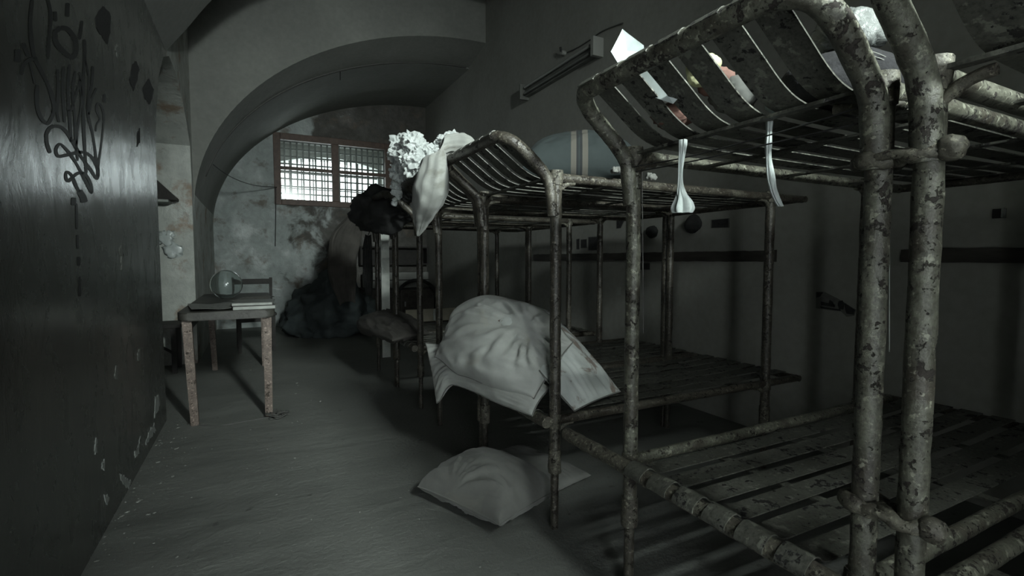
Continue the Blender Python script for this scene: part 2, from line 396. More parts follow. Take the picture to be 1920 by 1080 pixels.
# ------------------------------------------------------------------ bunk beds
PX, BW, ZL, ZU, LP = 1.06, .69, .45, 1.42, 1.30    # post line, width, deck heights, post spacing
XE = 1.56                                           # wall-side end of decks
def bm_of(fn):
    b = bmesh.new(); fn(b); return b
def build_bunk(name, y0, ext=.10, seed=0):
    root = empty(name, (PX, y0, 0)); fm = M['frame'] if y0 < 1 else M['frame2']
    for x in (0, LP):
        for y in (0, BW):
            b = bmesh.new()
            tube(b, line((x, y, .26), (x, y, ZU + .005), .03), .0230, 14, rn=.0022, seed=seed + x * 3 + y * 7)
            post = mesh_obj('post', b, M['frame2'] if (x > 0) else fm, root, 60)
            b = bmesh.new(); tube(b, line((x, y, 0), (x, y, .30), .05), .0165, 12); mesh_obj('leg', b, M['frame2'], post, 60)
            b = bmesh.new(); tube(b, line((x, y, .235), (x, y, .33), .02), .0265, 14, rn=.004, seed=seed); mesh_obj('sleeve', b, M['lumps'], post, 60)
            for zz in (ZL, ZU):
                sx = 1 if x == 0 else -1; sy = 1 if y == 0 else -1
                b = bmesh.new()
                tube(b, smooth_path([(x, y, zz - .085), (x + .012*sx, y, zz - .05), (x + .05*sx, y, zz - .022), (x + .085*sx, y, zz - .016)], 4), .011, 8, rn=.003)
                tube(b, smooth_path([(x, y, zz - .085), (x, y + .012*sy, zz - .05), (x, y + .05*sy, zz - .022), (x, y + .085*sy, zz - .016)], 4), .011, 8, rn=.003)
                tube(b, line((x, y, zz - .03), (x, y, zz + .028), .012), .027, 12, rn=.006, seed=seed)
                mesh_obj('joint', b, M['lumps'], post, 60)
    for zz, x0 in ((ZL, -.01), (ZU, -.01)):
        for y in (0, BW):
            b = bmesh.new(); tube(b, line((x0, y, zz), (XE, y, zz), .05), .0195, 12, rn=.002, seed=seed + zz); mesh_obj('side_rail', b, fm, root, 60)
        b = bmesh.new(); tube(b, line((XE, -.02, zz), (XE, BW + .02, zz), .05), .017, 12, rn=.002); mesh_obj('end_rail', b, M['frame2'], root, 60)
        for x in (.30, .72, 1.14):
            b = bmesh.new(); box(b, x - .016, x + .016, 0, BW, zz - .012, zz - .006); mesh_obj('cross_strap', b, M['slat'], root)
    b = bmesh.new(); box(b, -.012, .012, 0, BW, ZU + .002, ZU + .010); mesh_obj('cross_strap', b, M['slat'], root)
    # aisle-side pipe of the lower deck, carried in front of the posts
    b = bmesh.new(); tube(b, line((-.046, -.016, ZL), (-.046, BW + ext, ZL), .03), .0235, 14, rn=.004, seed=seed + 5); mesh_obj('aisle_pipe', b, M['lumps'], root, 60)
    # raised headrest hoop of the upper deck
    hx, hz = -.235, 1.565
    pts = [(-.012, -.0, 1.27), (-.022, 0, 1.36), (-.034, 0, 1.405), (-.075, 0, 1.452), (-.14, .0, 1.508), (-.19, .012, 1.545), (-.222, .045, 1.562), (hx, .10, hz)]
    path = smooth_path(pts + [(hx, BW/2, hz)] + [(x, BW - y, z) for x, y, z in pts[::-1]], 6)
    b = bmesh.new(); tube(b, path, .0235, 16, rn=.0022, seed=seed + 9); mesh_obj('headrest_hoop', b, fm, root, 60)
    # slats
    rnd = random.Random(seed)
    for deck in ('U', 'L'):
        for k in range(6):
            y = .10 + k * .0985; w = .070 + rnd.uniform(-.004, .004); dz = rnd.uniform(-.003, .003); b = bmesh.new()
            if deck == 'U':
                pp = [(XE + .01, y, ZU + .021), (1.0, y, ZU + .012 + dz), (.5, y, ZU + .012 + dz), (.12, y, ZU + .016), (.02, y, ZU + .024), (-.05, y, ZU + .05), (-.13, y, ZU + .105), (hx + .03, y, hz + .012), (hx - .004, y, hz + .0245), (hx - .024, y, hz + .008)]
            else:
                pp = [(XE + .01, y, ZL + .019), (1.0, y, ZL + .005 + dz), (.5, y, ZL + .005 + dz), (.1, y, ZL + .008), (0, y, ZL + .010), (-.03, y, ZL + .027), (-.05, y, ZL + .0285), (-.074, y, ZL + .012), (-.078, y, ZL - .004)]
            ribbon(b, smooth_path(pp, 5), (0, 1, 0), w, .0035); mesh_obj('slat', b, M['slat'], root, 40)
    return root
BUNKS = [(-.24, 'nearest two-tier metal bunk at the right edge of the picture', .016),
         (.53, 'two-tier bunk with bare lower slats and white paper on its headrest', .30),
         (1.675, 'two-tier metal bunk with white pillows spread on its lower tier', .016),
         (2.405, 'two-tier metal bunk under the hanging sack-like pillow', .016),
         (3.52, 'far two-tier metal bunk with dark blanket on lower tier', .016),
         (4.245, 'farthest two-tier metal bunk, dark bundle on its upper tier', .016)]
BK = []
for i, (y0, lab, ext) in enumerate(BUNKS):
    BK.append(tag(build_bunk('bunk_bed', y0, ext, i * 11 + 3), lab, 'bunk bed', 'two-tier bunks along the aisle'))
# wire ties lashing the two nearest bunks together
for zz, lab in ((1.285, 'knotted rusty tie lashing two nearest bunk posts near the top'), (.62, 'knotted rusty tie lashing two nearest bunk posts above lower deck')):
    t = tag(empty('post_tie', (PX, .495, zz)), lab, 'tie', 'ties lashing the nearest bunks')
    for s in (-1, 1):
        b = bmesh.new(); c = Vector((0, .035 * s, 0))
        tube(b, [c + Vector((.031*math.cos(a), .031*math.sin(a), .004*math.sin(3*a))) for a in [i*math.pi/10 for i in range(21)]], .014, 10, rn=.009, seed=s); mesh_obj('loop', b, M['lumps'], t, 60)
    b = bmesh.new(); tube(b, [(-.034, -.04, 0), (-.036, 0, .004), (-.034, .04, 0)], .008, 8, rn=.003); mesh_obj('link', b, M['lumps'], t, 60)
    b = bmesh.new(); bmesh.ops.create_icosphere(b, subdivisions=3, radius=.023, matrix=Matrix.Translation((-.012, -.080, .003)))
    for v in b.verts: v.co += v.co.normalized() * .006 * noise.noise(v.co * 70)
    mesh_obj('knot', b, M['lumps'], t, 60)

# ------------------------------------------------------------------ table, chair, recess bench
def crooked_leg(b, base, top, w):
    base, top = Vector(base), Vector(top)
    m = [bm_v for bm_v in ()]
    r0 = [b.verts.new(base + Vector((sx*w*.42, sy*w*.42, 0))) for sx, sy in ((-1,-1),(1,-1),(1,1),(-1,1))]
    r1 = [b.verts.new(top + Vector((sx*w*.5, sy*w*.5, 0))) for sx, sy in ((-1,-1),(1,-1),(1,1),(-1,1))]
    for k in range(4): b.faces.new((r0[k], r0[(k+1)%4], r1[(k+1)%4], r1[k]))
    b.faces.new(r0[::-1]); b.faces.new(r1)
    bmesh.ops.bevel(b, geom=list(b.edges), offset=.004, segments=2, affect='EDGES')
TX0, TX1, TY0, TY1, TZ = -.46, .11, 3.78, 5.75, .755
tb = tag(empty('table', ((TX0+TX1)/2, (TY0+TY1)/2, 0)), 'long narrow table with flaking pinkish legs by the left wall', 'table')
tx, ty = (TX1-TX0)/2, (TY1-TY0)/2
b = bmesh.new(); vs = []
prof = []
for sx, sy in ((1, 1), (-1, 1), (-1, -1), (1, -1)):
    r = .06 if sy < 0 else .03
    a0 = {(1,1): 0, (-1,1): 90, (-1,-1): 180, (1,-1): 270}[(sx, sy)]
    for k in range(6):
        a = R(a0 + 90 * k / 5); prof.append((sx*(tx - r) + r*math.cos(a), sy*(ty - r) + r*math.sin(a)))
lo = [b.verts.new((x, y, TZ - .055)) for x, y in prof]; hi = [b.verts.new((x, y, TZ)) for x, y in prof]
n = len(prof)
for i in range(n): b.faces.new((lo[i], lo[(i+1)%n], hi[(i+1)%n], hi[i]))
b.faces.new(lo[::-1]); b.faces.new(hi)
bmesh.ops.bevel(b, geom=[e for e in b.edges if abs(e.verts[0].co.z - e.verts[1].co.z) < .001], offset=.008, segments=2, affect='EDGES')
mesh_obj('table_top', b, M['table_top'], tb, 40)
for sx, sy in ((-1,-1),(1,-1),(1,1),(-1,1)):
    b = bmesh.new(); crooked_leg(b, (sx*(tx-.055) + .02*(sx < 0), sy*(ty-.06), 0), (sx*(tx-.05), sy*(ty-.06), TZ - .052), .055); mesh_obj('leg', b, M['leg_pink'], tb)
for sx in (-1, 1):
    b = bmesh.new(); box(b, sx*(tx-.05) - .011, sx*(tx-.05) + .011, -ty+.08, ty-.08, TZ - .13, TZ - .055); mesh_obj('apron', b, M['table_top'], tb)

ch = tag(empty('chair', (-.02, 6.75, 0), R(4)), 'dark wooden chair standing behind the long table', 'chair')
hw, hd = .20, .20; wd = M['wood_dark']
b = bmesh.new(); box(b, -hw-.015, hw+.015, -hd-.02, hd, .43, .46, bev=.008); mesh_obj('seat', b, wd, ch)
for sx in (-1, 1):
    b = bmesh.new(); crooked_leg(b, (sx*(hw-.02), -hd+.02, 0), (sx*(hw-.02), -hd+.02, .43), .042); mesh_obj('leg', b, wd, ch)
    b = bmesh.new(); crooked_leg(b, (sx*(hw-.02), hd+.03, 0), (sx*(hw-.02), hd-.02, .44), .04)
    mesh_obj('leg', b, wd, ch)
    b = bmesh.new(); crooked_leg(b, (sx*(hw-.01), hd-.02, .46), (sx*(hw-.0), hd+.04, .87), .036); mesh_obj('back_post', b, wd, ch)
    b = bmesh.new(); box(b, sx*(hw-.02)-.01, sx*(hw-.02)+.01, -hd+.03, hd, .17, .20); mesh_obj('stretcher', b, wd, ch)
b = bmesh.new(); box(b, -hw-.01, hw+.01, hd+.015, hd+.045, .79, .855, bev=.006); mesh_obj('top_rail', b, wd, ch)
b = bmesh.new(); box(b, -hw+.01, hw-.01, hd+.0, hd+.025, .60, .64, bev=.004); mesh_obj('back_slat', b, wd, ch)
b = bmesh.new(); box(b, -hw+.0, hw-.0, -hd+.01, -hd+.03, .36, .42); mesh_obj('front_rail', b, wd, ch)

# ------------------------------------------------------------------ soft things
def cloth_mat(name, a, b, scale=5, stain=None, st=.62, bump=.25, sscale=4):
    m, nt, p = new_mat(name); g = NT(nt); co = g.coord()
    c = g.ramp(g.noise(co, scale, 6), [(.32, a), (.68, b)])
    if stain:
        c = g.mix(g.ramp(g.noise(g.coord((1, 1, 1), loc=(3, 5, 2)), sscale, 7, .6, .6), [(st, 0), (st + .07, .85)]), c, stain)
    g.l(c, p.inputs['Base Color']); p.inputs['Roughness'].default_value = .9
    p.inputs['Sheen Weight'].default_value = .15
    g.l(g.bump(g.noise(co, 55, 5), bump, .004), p.inputs['Normal']); return m
M['ticking'] = cloth_mat('dirty_white_ticking', (.27, .28, .26), (.42, .435, .41), 6, (.30, .30, .26), .62)
M['ticking_dull'] = cloth_mat('dull_white_ticking', (.19, .197, .183), (.285, .295, .275), 6, (.16, .16, .14), .62)
M['ticking_grey'] = cloth_mat('grimy_grey_ticking', (.105, .107, .098), (.165, .168, .155), 5, (.17, .17, .15), .6)
M['ticking_rust'] = cloth_mat('rust_stained_ticking', (.36, .385, .365), (.50, .53, .51), 6, (.15, .105, .08), .515, .3, 8)
M['cotton'] = cloth_mat('loose_cotton_wadding', (.40, .43, .42), (.52, .55, .54), 9, (.24, .25, .24), .66, .5, 12)

def soft(name, curve, wdirs, hw, th, nu=84, nv=60, mat=None, wr=.010, seed=0, pinch=.10, flat=1.0, bow=0, edge=.45, gathers=()):
    """stuffed ticking: centre line curve(u), width vector wdirs(u), half width hw(u), half thickness th(u)"""
    b = bmesh.new(); C = smooth_path(curve, 8); n = len(C) - 1
    def at(u):
        f = (u * .5 + .5) * n; i = min(n - 1, int(f)); return C[i].lerp(C[i+1], f - i)
    def lerp_list(L, u):
        if not isinstance(L, list): return L
        f = (u * .5 + .5) * (len(L) - 1); i = min(len(L) - 2, int(f)); t = f - i; t = t*t*(3-2*t)
        return L[i] * (1 - t) + L[i+1] * t
    grid = {}
    for s in (1, -1):
        for i in range(nu + 1):
            for j in range(nv + 1):
                border = i in (0, nu) or j in (0, nv)
                if s < 0 and border: grid[(s, i, j)] = grid[(1, i, j)]; continue
                u = math.sin((2*i/nu - 1) * math.pi/2 * .92) / math.sin(math.pi/2 * .92); v = math.sin((2*j/nv - 1) * math.pi/2 * .92) / math.sin(math.pi/2 * .92)
                uu = u * (1 - pinch * (1 - v*v) * abs(u)**3); vv = v * (1 - pinch * (1 - u*u) * abs(v)**3)
                c = at(uu); t = (at(min(1, uu+.03)) - at(max(-1, uu-.03))).normalized()
                wd = lerp_list([Vector(w) for w in wdirs], uu); wd = (wd - t * wd.dot(t)).normalized()
                nn = t.cross(wd).normalized()
                k = max(0, (1 - u**4) * (1 - v**4)) ** edge * (.62 + .38 * (1 - u*u) * (1 - v*v))
                h = lerp_list(th, uu) * k * (1 if s > 0 else flat)
                q = c + wd * vv * lerp_list(hw, uu) + nn * h * s + nn * bow * (1 - v*v)
                # gathers radiating from seams plus broad creases
                e = max(abs(u), abs(v)); an = math.atan2(v, u)
                w_ = noise.noise(Vector((an * 4.2 + seed, e * .8, s * 3.1))) * (e ** 3) * 1.1 + noise.noise(q * 9 + Vector((seed, 0, 0))) * .9 + (1 - abs(noise.noise(q * 17 + Vector((0, seed, 0))))) * .35
                if not border: q = q + nn * s * w_ * wr * (1 - e**8)
                for gu, gv, cnt, amp, rad in gathers:
                    du, dv = u - gu, v - gv; rr_ = math.hypot(du, dv); an2 = math.atan2(dv, du)
                    f_ = math.exp(-(rr_ / rad) ** 2) * min(1, (rr_ / .32) ** 2) * (1 - e**6)
                    q = q + nn * s * amp * f_ * (abs(noise.noise(Vector((math.cos(an2) * cnt, math.sin(an2) * cnt, rr_ * .9 + seed)))) * 2.4 - .8) - nn * s * amp * .9 * math.exp(-(rr_ / (rad * .30)) ** 2) * (1 - e**6)
                # long soft folds
                q = q + nn * s * wr * .8 * (1 - e**8) * (1 - 2.6 * abs(noise.noise(Vector((u * 2.2 + v * 1.3 + seed, v * 4.5 - u * 1.5, seed * .7)))))
                grid[(s, i, j)] = b.verts.new(q)
    for s in (1, -1):
        for i in range(nu):
            for j in range(nv):
                q = [grid[(s, i, j)], grid[(s, i+1, j)], grid[(s, i+1, j+1)], grid[(s, i, j+1)]]
                b.faces.new(q if s > 0 else q[::-1])
    bmesh.ops.recalc_face_normals(b, faces=b.faces)
    o = mesh_obj(name, b, mat, smooth=180)
    # seam cord along the border
    def border_pts():
        return [grid_co[k] for k in order]
    return o
def seam(o, nu=84, nv=60, r=.0035, mat=None):
    me = o.data; vs = me.vertices; top = []
    idx = lambda i, j: i * (nv + 1) + j
    ring = [idx(i, 0) for i in range(nu + 1)] + [idx(nu, j) for j in range(1, nv + 1)] + [idx(i, nv) for i in range(nu - 1, -1, -1)] + [idx(0, j) for j in range(nv - 1, 0, -1)]
    pts = [vs[k].co.copy() for k in ring]; pts.append(pts[0])
    b = bmesh.new(); tube(b, pts, r, 6, caps=False); return mesh_obj('seam', b, mat, o, 180)

def lump(name, loc, size, mat, seed=0, amp=.28, freq=2.2, sub=4, floor=None, parent=None):
    b = bmesh.new(); bmesh.ops.create_icosphere(b, subdivisions=sub, radius=1)
    for v in b.verts:
        d = v.co.normalized(); o3 = Vector((seed * 3.7, seed * 1.3, seed))
        a = noise.noise(d * freq * .6 + o3) * amp + (1 - 2*abs(noise.noise(d * freq * 1.5 + o3))) * amp * .45 + (1 - 2*abs(noise.noise(d * freq * 3.4 + o3))) * amp * .18
        v.co = d * (1 + a); v.co = Vector((v.co.x * size[0], v.co.y * size[1], v.co.z * size[2])) + Vector(loc)
        if floor is not None and v.co.z < floor: v.co.z = floor + .002 * noise.noise(v.co * 30)
    return mesh_obj(name, b, mat, parent, 180)

# pillows on the third bunk's lower tier
o = soft('pillow', [(.79, 2.44, .515), (.88, 2.26, .575), (.965, 1.98, .535), (1.035, 1.735, .515)], [(.10, .0, .95), (.45, .12, .8), (.6, .2, .6), (.6, .2, .6)], [.155, .10, .085, .075], [.04, .05, .045, .04], mat=M['ticking'], wr=.008, seed=3, pinch=.06)
tag(o, 'thin white pillow folded over the bed pipe under a bulging pillow', 'pillow', 'white pillows on the lower tier'); seam(o, mat=M['ticking_grey'])
o = soft('pillow', [(.85, 2.40, .72), (.945, 2.20, .735), (1.03, 1.98, .705), (1.10, 1.75, .635)], [(.42, .12, .60), (.42, .15, .68), (.42, .15, .68), (.42, .15, .66)], [.135, .222, .222, .145], [.055, .115, .115, .08], mat=M['ticking'], wr=.012, seed=8, pinch=.05, gathers=((.48, .42, 4.2, .036, .85), (-.3, .95, 4, .014, .5)))
tag(o, 'bulging creased white pillow leaning on the lower tier of a bunk', 'pillow', 'white pillows on the lower tier'); seam(o, mat=M['ticking_grey'])
o = soft('pillow', [(1.10, 2.22, .86), (1.14, 2.02, .80), (1.21, 1.82, .64), (1.27, 1.665, .505)], [(.95, .30, .05), (.93, .35, .08), (.93, .35, .08), (.9, .42, .10)], [.13, .17, .18, .175], [.03, .05, .05, .035], mat=M['ticking_rust'], wr=.006, seed=15, pinch=.03)
tag(o, 'flat white pillow with rust stains sloping down to the bed rail', 'pillow', 'white pillows on the lower tier'); seam(o, mat=M['ticking_grey'])
# pillows on the floor
def flat_pillow(cx, cy, ang, L, Wd, h, z0, **kw):
    a = R(ang); u = Vector((math.cos(a), math.sin(a), 0)); v = Vector((-math.sin(a), math.cos(a), 0))
    c = Vector((cx, cy, z0))
    return soft('pillow', [c - u*L/2, c - u*L/6, c + u*L/6, c + u*L/2], [v, v], Wd/2, h, flat=kw.pop('flat', .5), **kw)
o = flat_pillow(.905, 1.985, -68, .50, .40, .15, .072, mat=M['ticking_grey'], wr=.008, seed=21, pinch=.07, flat=.42, gathers=((.95, -.6, 4, .014, .5), (-.2, -1.0, 5, .020, .7)))
tag(o, 'plump grey pillow lying on the floor under the bunk edge', 'pillow', 'pillows on the floor'); seam(o, mat=M['ticking_grey'])
o = flat_pillow(1.25, 2.16, -75, .52, .26, .05, .036, mat=M['ticking_grey'], wr=.005, seed=25, pinch=.05, flat=.6)
tag(o, 'flat pillow behind the plump one, only a corner showing past the bed leg', 'pillow', 'pillows on the floor')
# sack-like pillow hung over the headrests
def loft(name, rings, mat, seed=0, seg=28, wr=.0, parent=None, lobes=0):
    """rings: (centre, width vec, depth vec)"""
    b = bmesh.new(); R_ = []
    cs = smooth_path([r[0] for r in rings], 6); ws = smooth_path([r[1] for r in rings], 6); ds = smooth_path([r[2] for r in rings], 6)
    for c, w, d in zip(cs, ws, ds):
        ring = []
        for k in range(seg):
            a = 2*math.pi*k/seg; lo_ = 1 + lobes * max(0, w.length - .009) / .014 * math.cos(5*a + c.z*9)
            q = c + (w*math.cos(a) + d*math.sin(a)) * lo_
            if wr:
                q = q + (q - c).normalized() * wr * (noise.noise(Vector((math.cos(a)*3, math.sin(a)*3, c.z*5 + seed))) + .7*noise.noise(q*22 + Vector((seed, 0, 0))))
            ring.append(b.verts.new(q))
        R_.append(ring)
    for p, q in zip(R_, R_[1:]):
        for k in range(seg): b.faces.new((p[k], p[(k+1) % seg], q[(k+1) % seg], q[k]))
    b.faces.new(R_[0][::-1]); b.faces.new(R_[-1]); bmesh.ops.recalc_face_normals(b, faces=b.faces)
    return mesh_obj(name, b, mat, parent, 180)
rr = []
for px, py, hwp, X, dep in ((784, 443, 1, .745, .004), (789, 425, 12, .745, .025), (797, 398, 29, .738, .05), (803, 372, 41, .735, .062), (806, 345, 43, .735, .065), (811, 318, 35, .742, .058), (816, 296, 25, .755, .05), (826, 280, 21, .78, .045), (846, 272, 21, .84, .045), (872, 272, 17, .93, .04), (893, 276, 6, .99, .02)):
    c = on_x(px, py, X); d_ = c.y * .888 + c.x * .4587
    wv = Vector((.16, -.98, 0)) * (hwp * d_ / FPX * 1.08)
    if py < 285: wv = Vector((.05, -.75, .55)) * (hwp * d_ / FPX)
    rr.append((c, wv, Vector((dep, dep * .2, 0)) if py >= 285 else Vector((dep * .3, .02, dep * .9))))
o = loft('pillow', rr, M['ticking_dull'], 4, wr=.013, seg=48)
tag(o, 'sack-like white pillow hanging corner-down over the bunk headrests', 'pillow')
# striped pillow on the upper tier
m, nt, p = new_mat('dark_teal_striped_ticking'); g = NT(nt)
tc = g.n('ShaderNodeTexCoord'); sp = g.n('ShaderNodeSeparateXYZ'); g.l(tc.outputs['Object'], sp.inputs[0])
n1 = g.noise(g.coord(), 7, 6)
base = g.ramp(n1, [(.3, (.0125, .0185, .0185)), (.7, (.021, .029, .029))])
def band(x0, x1): return g.math('MULTIPLY', g.math('GREATER_THAN', sp.outputs[0], x0), g.math('LESS_THAN', sp.outputs[0], x1))
st = g.math('ADD', band(-.045, -.020), band(.008, .034)); dk = g.math('ADD', band(-.020, -.010), band(-.004, .008))
c = g.mix(dk, base, (.012, .014, .015)); c = g.mix(st, c, (.075, .071, .06)); g.l(c, p.inputs['Base Color']); p.inputs['Roughness'].default_value = .9
g.l(g.bump(g.noise(g.coord(), 55, 5), .25, .004), p.inputs['Normal']); M['striped'] = m
o = soft('pillow', [(-.27, 0, 0), (-.09, 0, .01), (.09, 0, .01), (.27, 0, 0)], [(0, 1, 0), (0, 1, 0)], .20, .155, mat=M['striped'], wr=.008, seed=31, pinch=.03, flat=.72)
o.location = (1.46, 2.085, 1.565); o.rotation_euler = (R(10), 0, R(-34))
tag(o, 'dark teal pillow with two beige stripes on an upper tier', 'pillow')

# cotton wadding
def wad(name, spots, seed, label, cat='wadding', group=None, mat='cotton'):
    b = bmesh.new(); rnd = random.Random(seed)
    for c, r in spots:
        m0 = Matrix.Translation(c) @ Matrix.Diagonal((r * rnd.uniform(.8, 1.2), r * rnd.uniform(.8, 1.2), r * rnd.uniform(.7, 1.1), 1))
        n0 = len(b.verts); bmesh.ops.create_icosphere(b, subdivisions=4, radius=1, matrix=m0); b.verts.ensure_lookup_table()
        for v in b.verts[n0:]:
            d = (v.co - Vector(c))
            v.co += d * (.9 * noise.noise(v.co * 34) + .75 * (1 - 2.2*abs(noise.noise(v.co * 55))) + .45 * noise.noise(v.co * 130))
    o = mesh_obj(name, b, M[mat], smooth=35); return tag(o, label, cat, group)
rnd = random.Random(5); spots = []
for px, py, rp, X in ((752, 283, 24, .84), (775, 290, 28, .83), (760, 305, 24, .80), (790, 280, 20, .84), (744, 272, 12, .84), (782, 312, 18, .79), (765, 325, 15, .79), (745, 345, 11, .79), (742, 362, 10, .785), (741, 378, 7, .785), (800, 285, 18, .86), (748, 328, 10, .79)):
    c = on_x(px, py, X)
    for k in range(7):
        r = rp * 3.0 / FPX
        spots.append((c + Vector((rnd.uniform(-.5, .5), rnd.uniform(-.9, .9), rnd.uniform(-.75, .75))) * r, r * rnd.uniform(.28, .52)))
wad('cotton_wadding', spots, 5, 'white cotton wadding spilling over the headrest beside the hanging pillow', group='loose cotton wadding')
spots = []
for px, py, rp, X in ((838, 256, 13, .95), (828, 262, 12, .93), (850, 262, 10, .97), (846, 266, 10, .97), (838, 272, 12, .97)):
    c = on_x(px, py, X)
    for k in range(6):
        r = rp * 2.7 / FPX; spots.append((c + Vector((rnd.uniform(-.6, .6), rnd.uniform(-.9, .9), rnd.uniform(-.8, .4))) * r, r * rnd.uniform(.3, .55)))
wad('cotton_wadding', spots, 6, 'small tuft of white wadding on top of the hanging pillow', group='loose cotton wadding')
for kk, (px, py, lab) in enumerate(((1156, 319, 'shred of pale wadding on slats at the right end of the striped pillow'), (1220, 331, 'shred of pale wadding on slats just right of the bunk post'))):
    c = on_z(px, py, 1.462); spots = [(c + Vector((rnd.uniform(-1, 1), rnd.uniform(-.6, .6), rnd.uniform(-.3, .2))) * .018, .009 * rnd.uniform(.6, 1.3)) for k in range(9)]
    wad('cotton_wadding', spots, 7 + kk, lab, group='loose cotton wadding', mat='ticking_grey')

# dark bundles on and under the far bunks
tag(lump('blanket_bundle', (.93, 4.15, 1.50), (.19, .34, .15), M['dark_cloth'], 2, .42, 2.8), 'black blanket bundle slumped over the far upper headrests', 'bundle')
o = soft('bedroll', [(1.0, 3.45, 1.50), (.98, 3.46, 1.62), (.98, 3.47, 1.74), (1.0, 3.50, 1.86)], [(.3, -.95, 0), (.3, -.95, 0)], [.10, .15, .13, .08], .07, mat=M['dark_cloth'], wr=.014, seed=41)
tag(o, 'dark bedroll standing upright on a far upper tier behind white wadding', 'bedroll')
o = soft('blanket', [(1.0, 4.85, .52), (.99, 4.5, .535), (1.01, 4.1, .54), (1.02, 3.6, .52)], [(.9, 0, .15), (.9, 0, .2), (.9, 0, .2), (.9, 0, .1)], [.17, .22, .2, .15], [.05, .09, .06, .05], mat=M['grey_cloth'], wr=.02, seed=44)
tag(o, 'rumpled dull blanket on the lower tiers of the far bunks', 'blanket')
b = bmesh.new(); box(b, 1.30, 2.02, 4.80, 4.83, .475, .60); o = mesh_obj('board', b, simple('pale_board', (.20, .185, .145), .8, (.27, .25, .2), 10)); tag(o, 'pale wooden board standing on edge on the farthest lower tier', 'board')
b = bmesh.new(); box(b, 1.58, 1.66, 4.79, 4.80, .48, .60); mesh_obj('pale_patch', b, M['paper'], o)
o = soft('mattress', [(1.06, 6.75, .50), (1.03, 6.95, .95), (1.10, 7.1, 1.35), (1.30, 7.25, 1.72)], [(.95, -.2, 0), (.95, -.2, 0)], [.10, .20, .22, .10], .06, mat=M['grey_cloth'], wr=.012, seed=50)
tag(o, 'pale limp mattress leaning upright in the dark beyond the bunks', 'mattress')
# heap of blankets
b = bmesh.new(); bmesh.ops.create_icosphere(b, subdivisions=5, radius=1)
for v in b.verts:
    d = v.co.normalized(); r = .52 * (1 - .45 * max(0, d.z)); a = 1 + .30*noise.noise(d*2.3) + .16*(1-2*abs(noise.noise(d*4.5))) + .08*(1-2*abs(noise.noise(d*9)))
    v.co = Vector((d.x * r * a * 1.1 + 1.0, d.y * .5 * a + 7.75, max(.004, .30 + d.z * .52 * a)))
    v.co.z = max(.004, v.co.z - .0)
tag(mesh_obj('blanket_heap', b, M['teal_dark'], smooth=180), 'heap of dark bluish blankets on the floor under the leaning mattress', 'blanket heap')
b = bmesh.new(); box(b, 1.235, 1.325, 5.55, 5.575, .0, 1.42, Matrix.Translation((0, 0, 0))); tag(mesh_obj('plank', b, simple('pale_plank_paint', (.34, .36, .335), .8, (.44, .46, .43), 12, .3)), 'pale upright plank behind the farthest bunk posts', 'plank')
o = soft('garment', [(1.04, 5.25, .72), (1.03, 5.25, .95), (1.03, 5.25, 1.2), (1.04, 5.25, 1.36)], [(.95, -.2, 0), (.95, -.2, 0)], [.03, .055, .05, .03], .022, mat=M['dark_cloth'], wr=.006, seed=57)
tag(o, 'narrow black garment hanging behind the farthest bunk post', 'garment')
b = bmesh.new(); tube(b, [(1.04, 5.25, 1.35), (1.04, 5.1, 1.42), (1.05, 4.96, 1.43)], .004, 6); mesh_obj('hanging_cord', b, M['wire'], o)
# far corner furniture
cb = tag(empty('low_cabinet', (2.15, 8.55, 0)), 'low dark cabinet in the far right corner', 'cabinet')
b = bmesh.new(); box(b, -.55, .6, -.25, .3, .06, .58, bev=.006); mesh_obj('body', b, simple('cabinet_paint', (.05, .048, .04), .6, (.075, .072, .062), 9), cb)
b = bmesh.new(); box(b, -.58, .63, -.28, .33, .58, .61, bev=.004); mesh_obj('cabinet_top', b, wd, cb)
for sx in (-.5, .55):
    for sy in (-.2, .25):
        b = bmesh.new(); box(b, sx-.02, sx+.02, sy-.02, sy+.02, 0, .06); mesh_obj('foot', b, wd, cb)
for x0 in (-.53, .035):
    b = bmesh.new(); box(b, x0, x0 + .545, -.262, -.248, .09, .56, bev=.004); d = mesh_obj('door', b, M['board'], cb)
    b = bmesh.new(); box(b, x0 + (.48 if x0 < 0 else .04), x0 + (.50 if x0 < 0 else .06), -.285, -.262, .30, .38); mesh_obj('handle', b, M['bar'], d)
b = bmesh.new(); box(b, 1.62, 2.68, 8.36, 8.75, .61, .88, bev=.02); o = mesh_obj('case', b, simple('pale_case_vinyl', (.15, .155, .145), .7, (.2, .205, .19), 6)); tag(o, 'long pale case lying on the low dark cabinet', 'case')
b = bmesh.new(); box(b, 1.60, 2.70, 8.345, 8.36, .74, .755); mesh_obj('lid_seam', b, wd, o)
ws = tag(empty('wall_shelf', (2.2, 9.0, 1.0)), 'dark open shelf fixed to the far wall above the pale case', 'shelf')
for z0 in (0, .30):
    b = bmesh.new(); box(b, -.6, .6, -.24, -.0, z0, z0 + .025); mesh_obj('shelf_board', b, wd, ws)
for x0 in (-.6, .575):
    b = bmesh.new(); box(b, x0, x0 + .025, -.24, 0, .025, .30); mesh_obj('side_panel', b, wd, ws)
b = bmesh.new(); box(b, -.575, .575, -.02, -.004, .025, .30); mesh_obj('back_panel', b, wd, ws)
b = bmesh.new(); tube(b, [(2.40 + .36*math.cos(a), 8.14, .390 + .36*math.sin(a)) for a in [math.pi*2*i/40 for i in range(41)]], .028, 10, caps=False)
tag(mesh_obj('hoop', b, M['dark_cloth'], smooth=180), 'black hoop standing in front of the low cabinet', 'hoop')

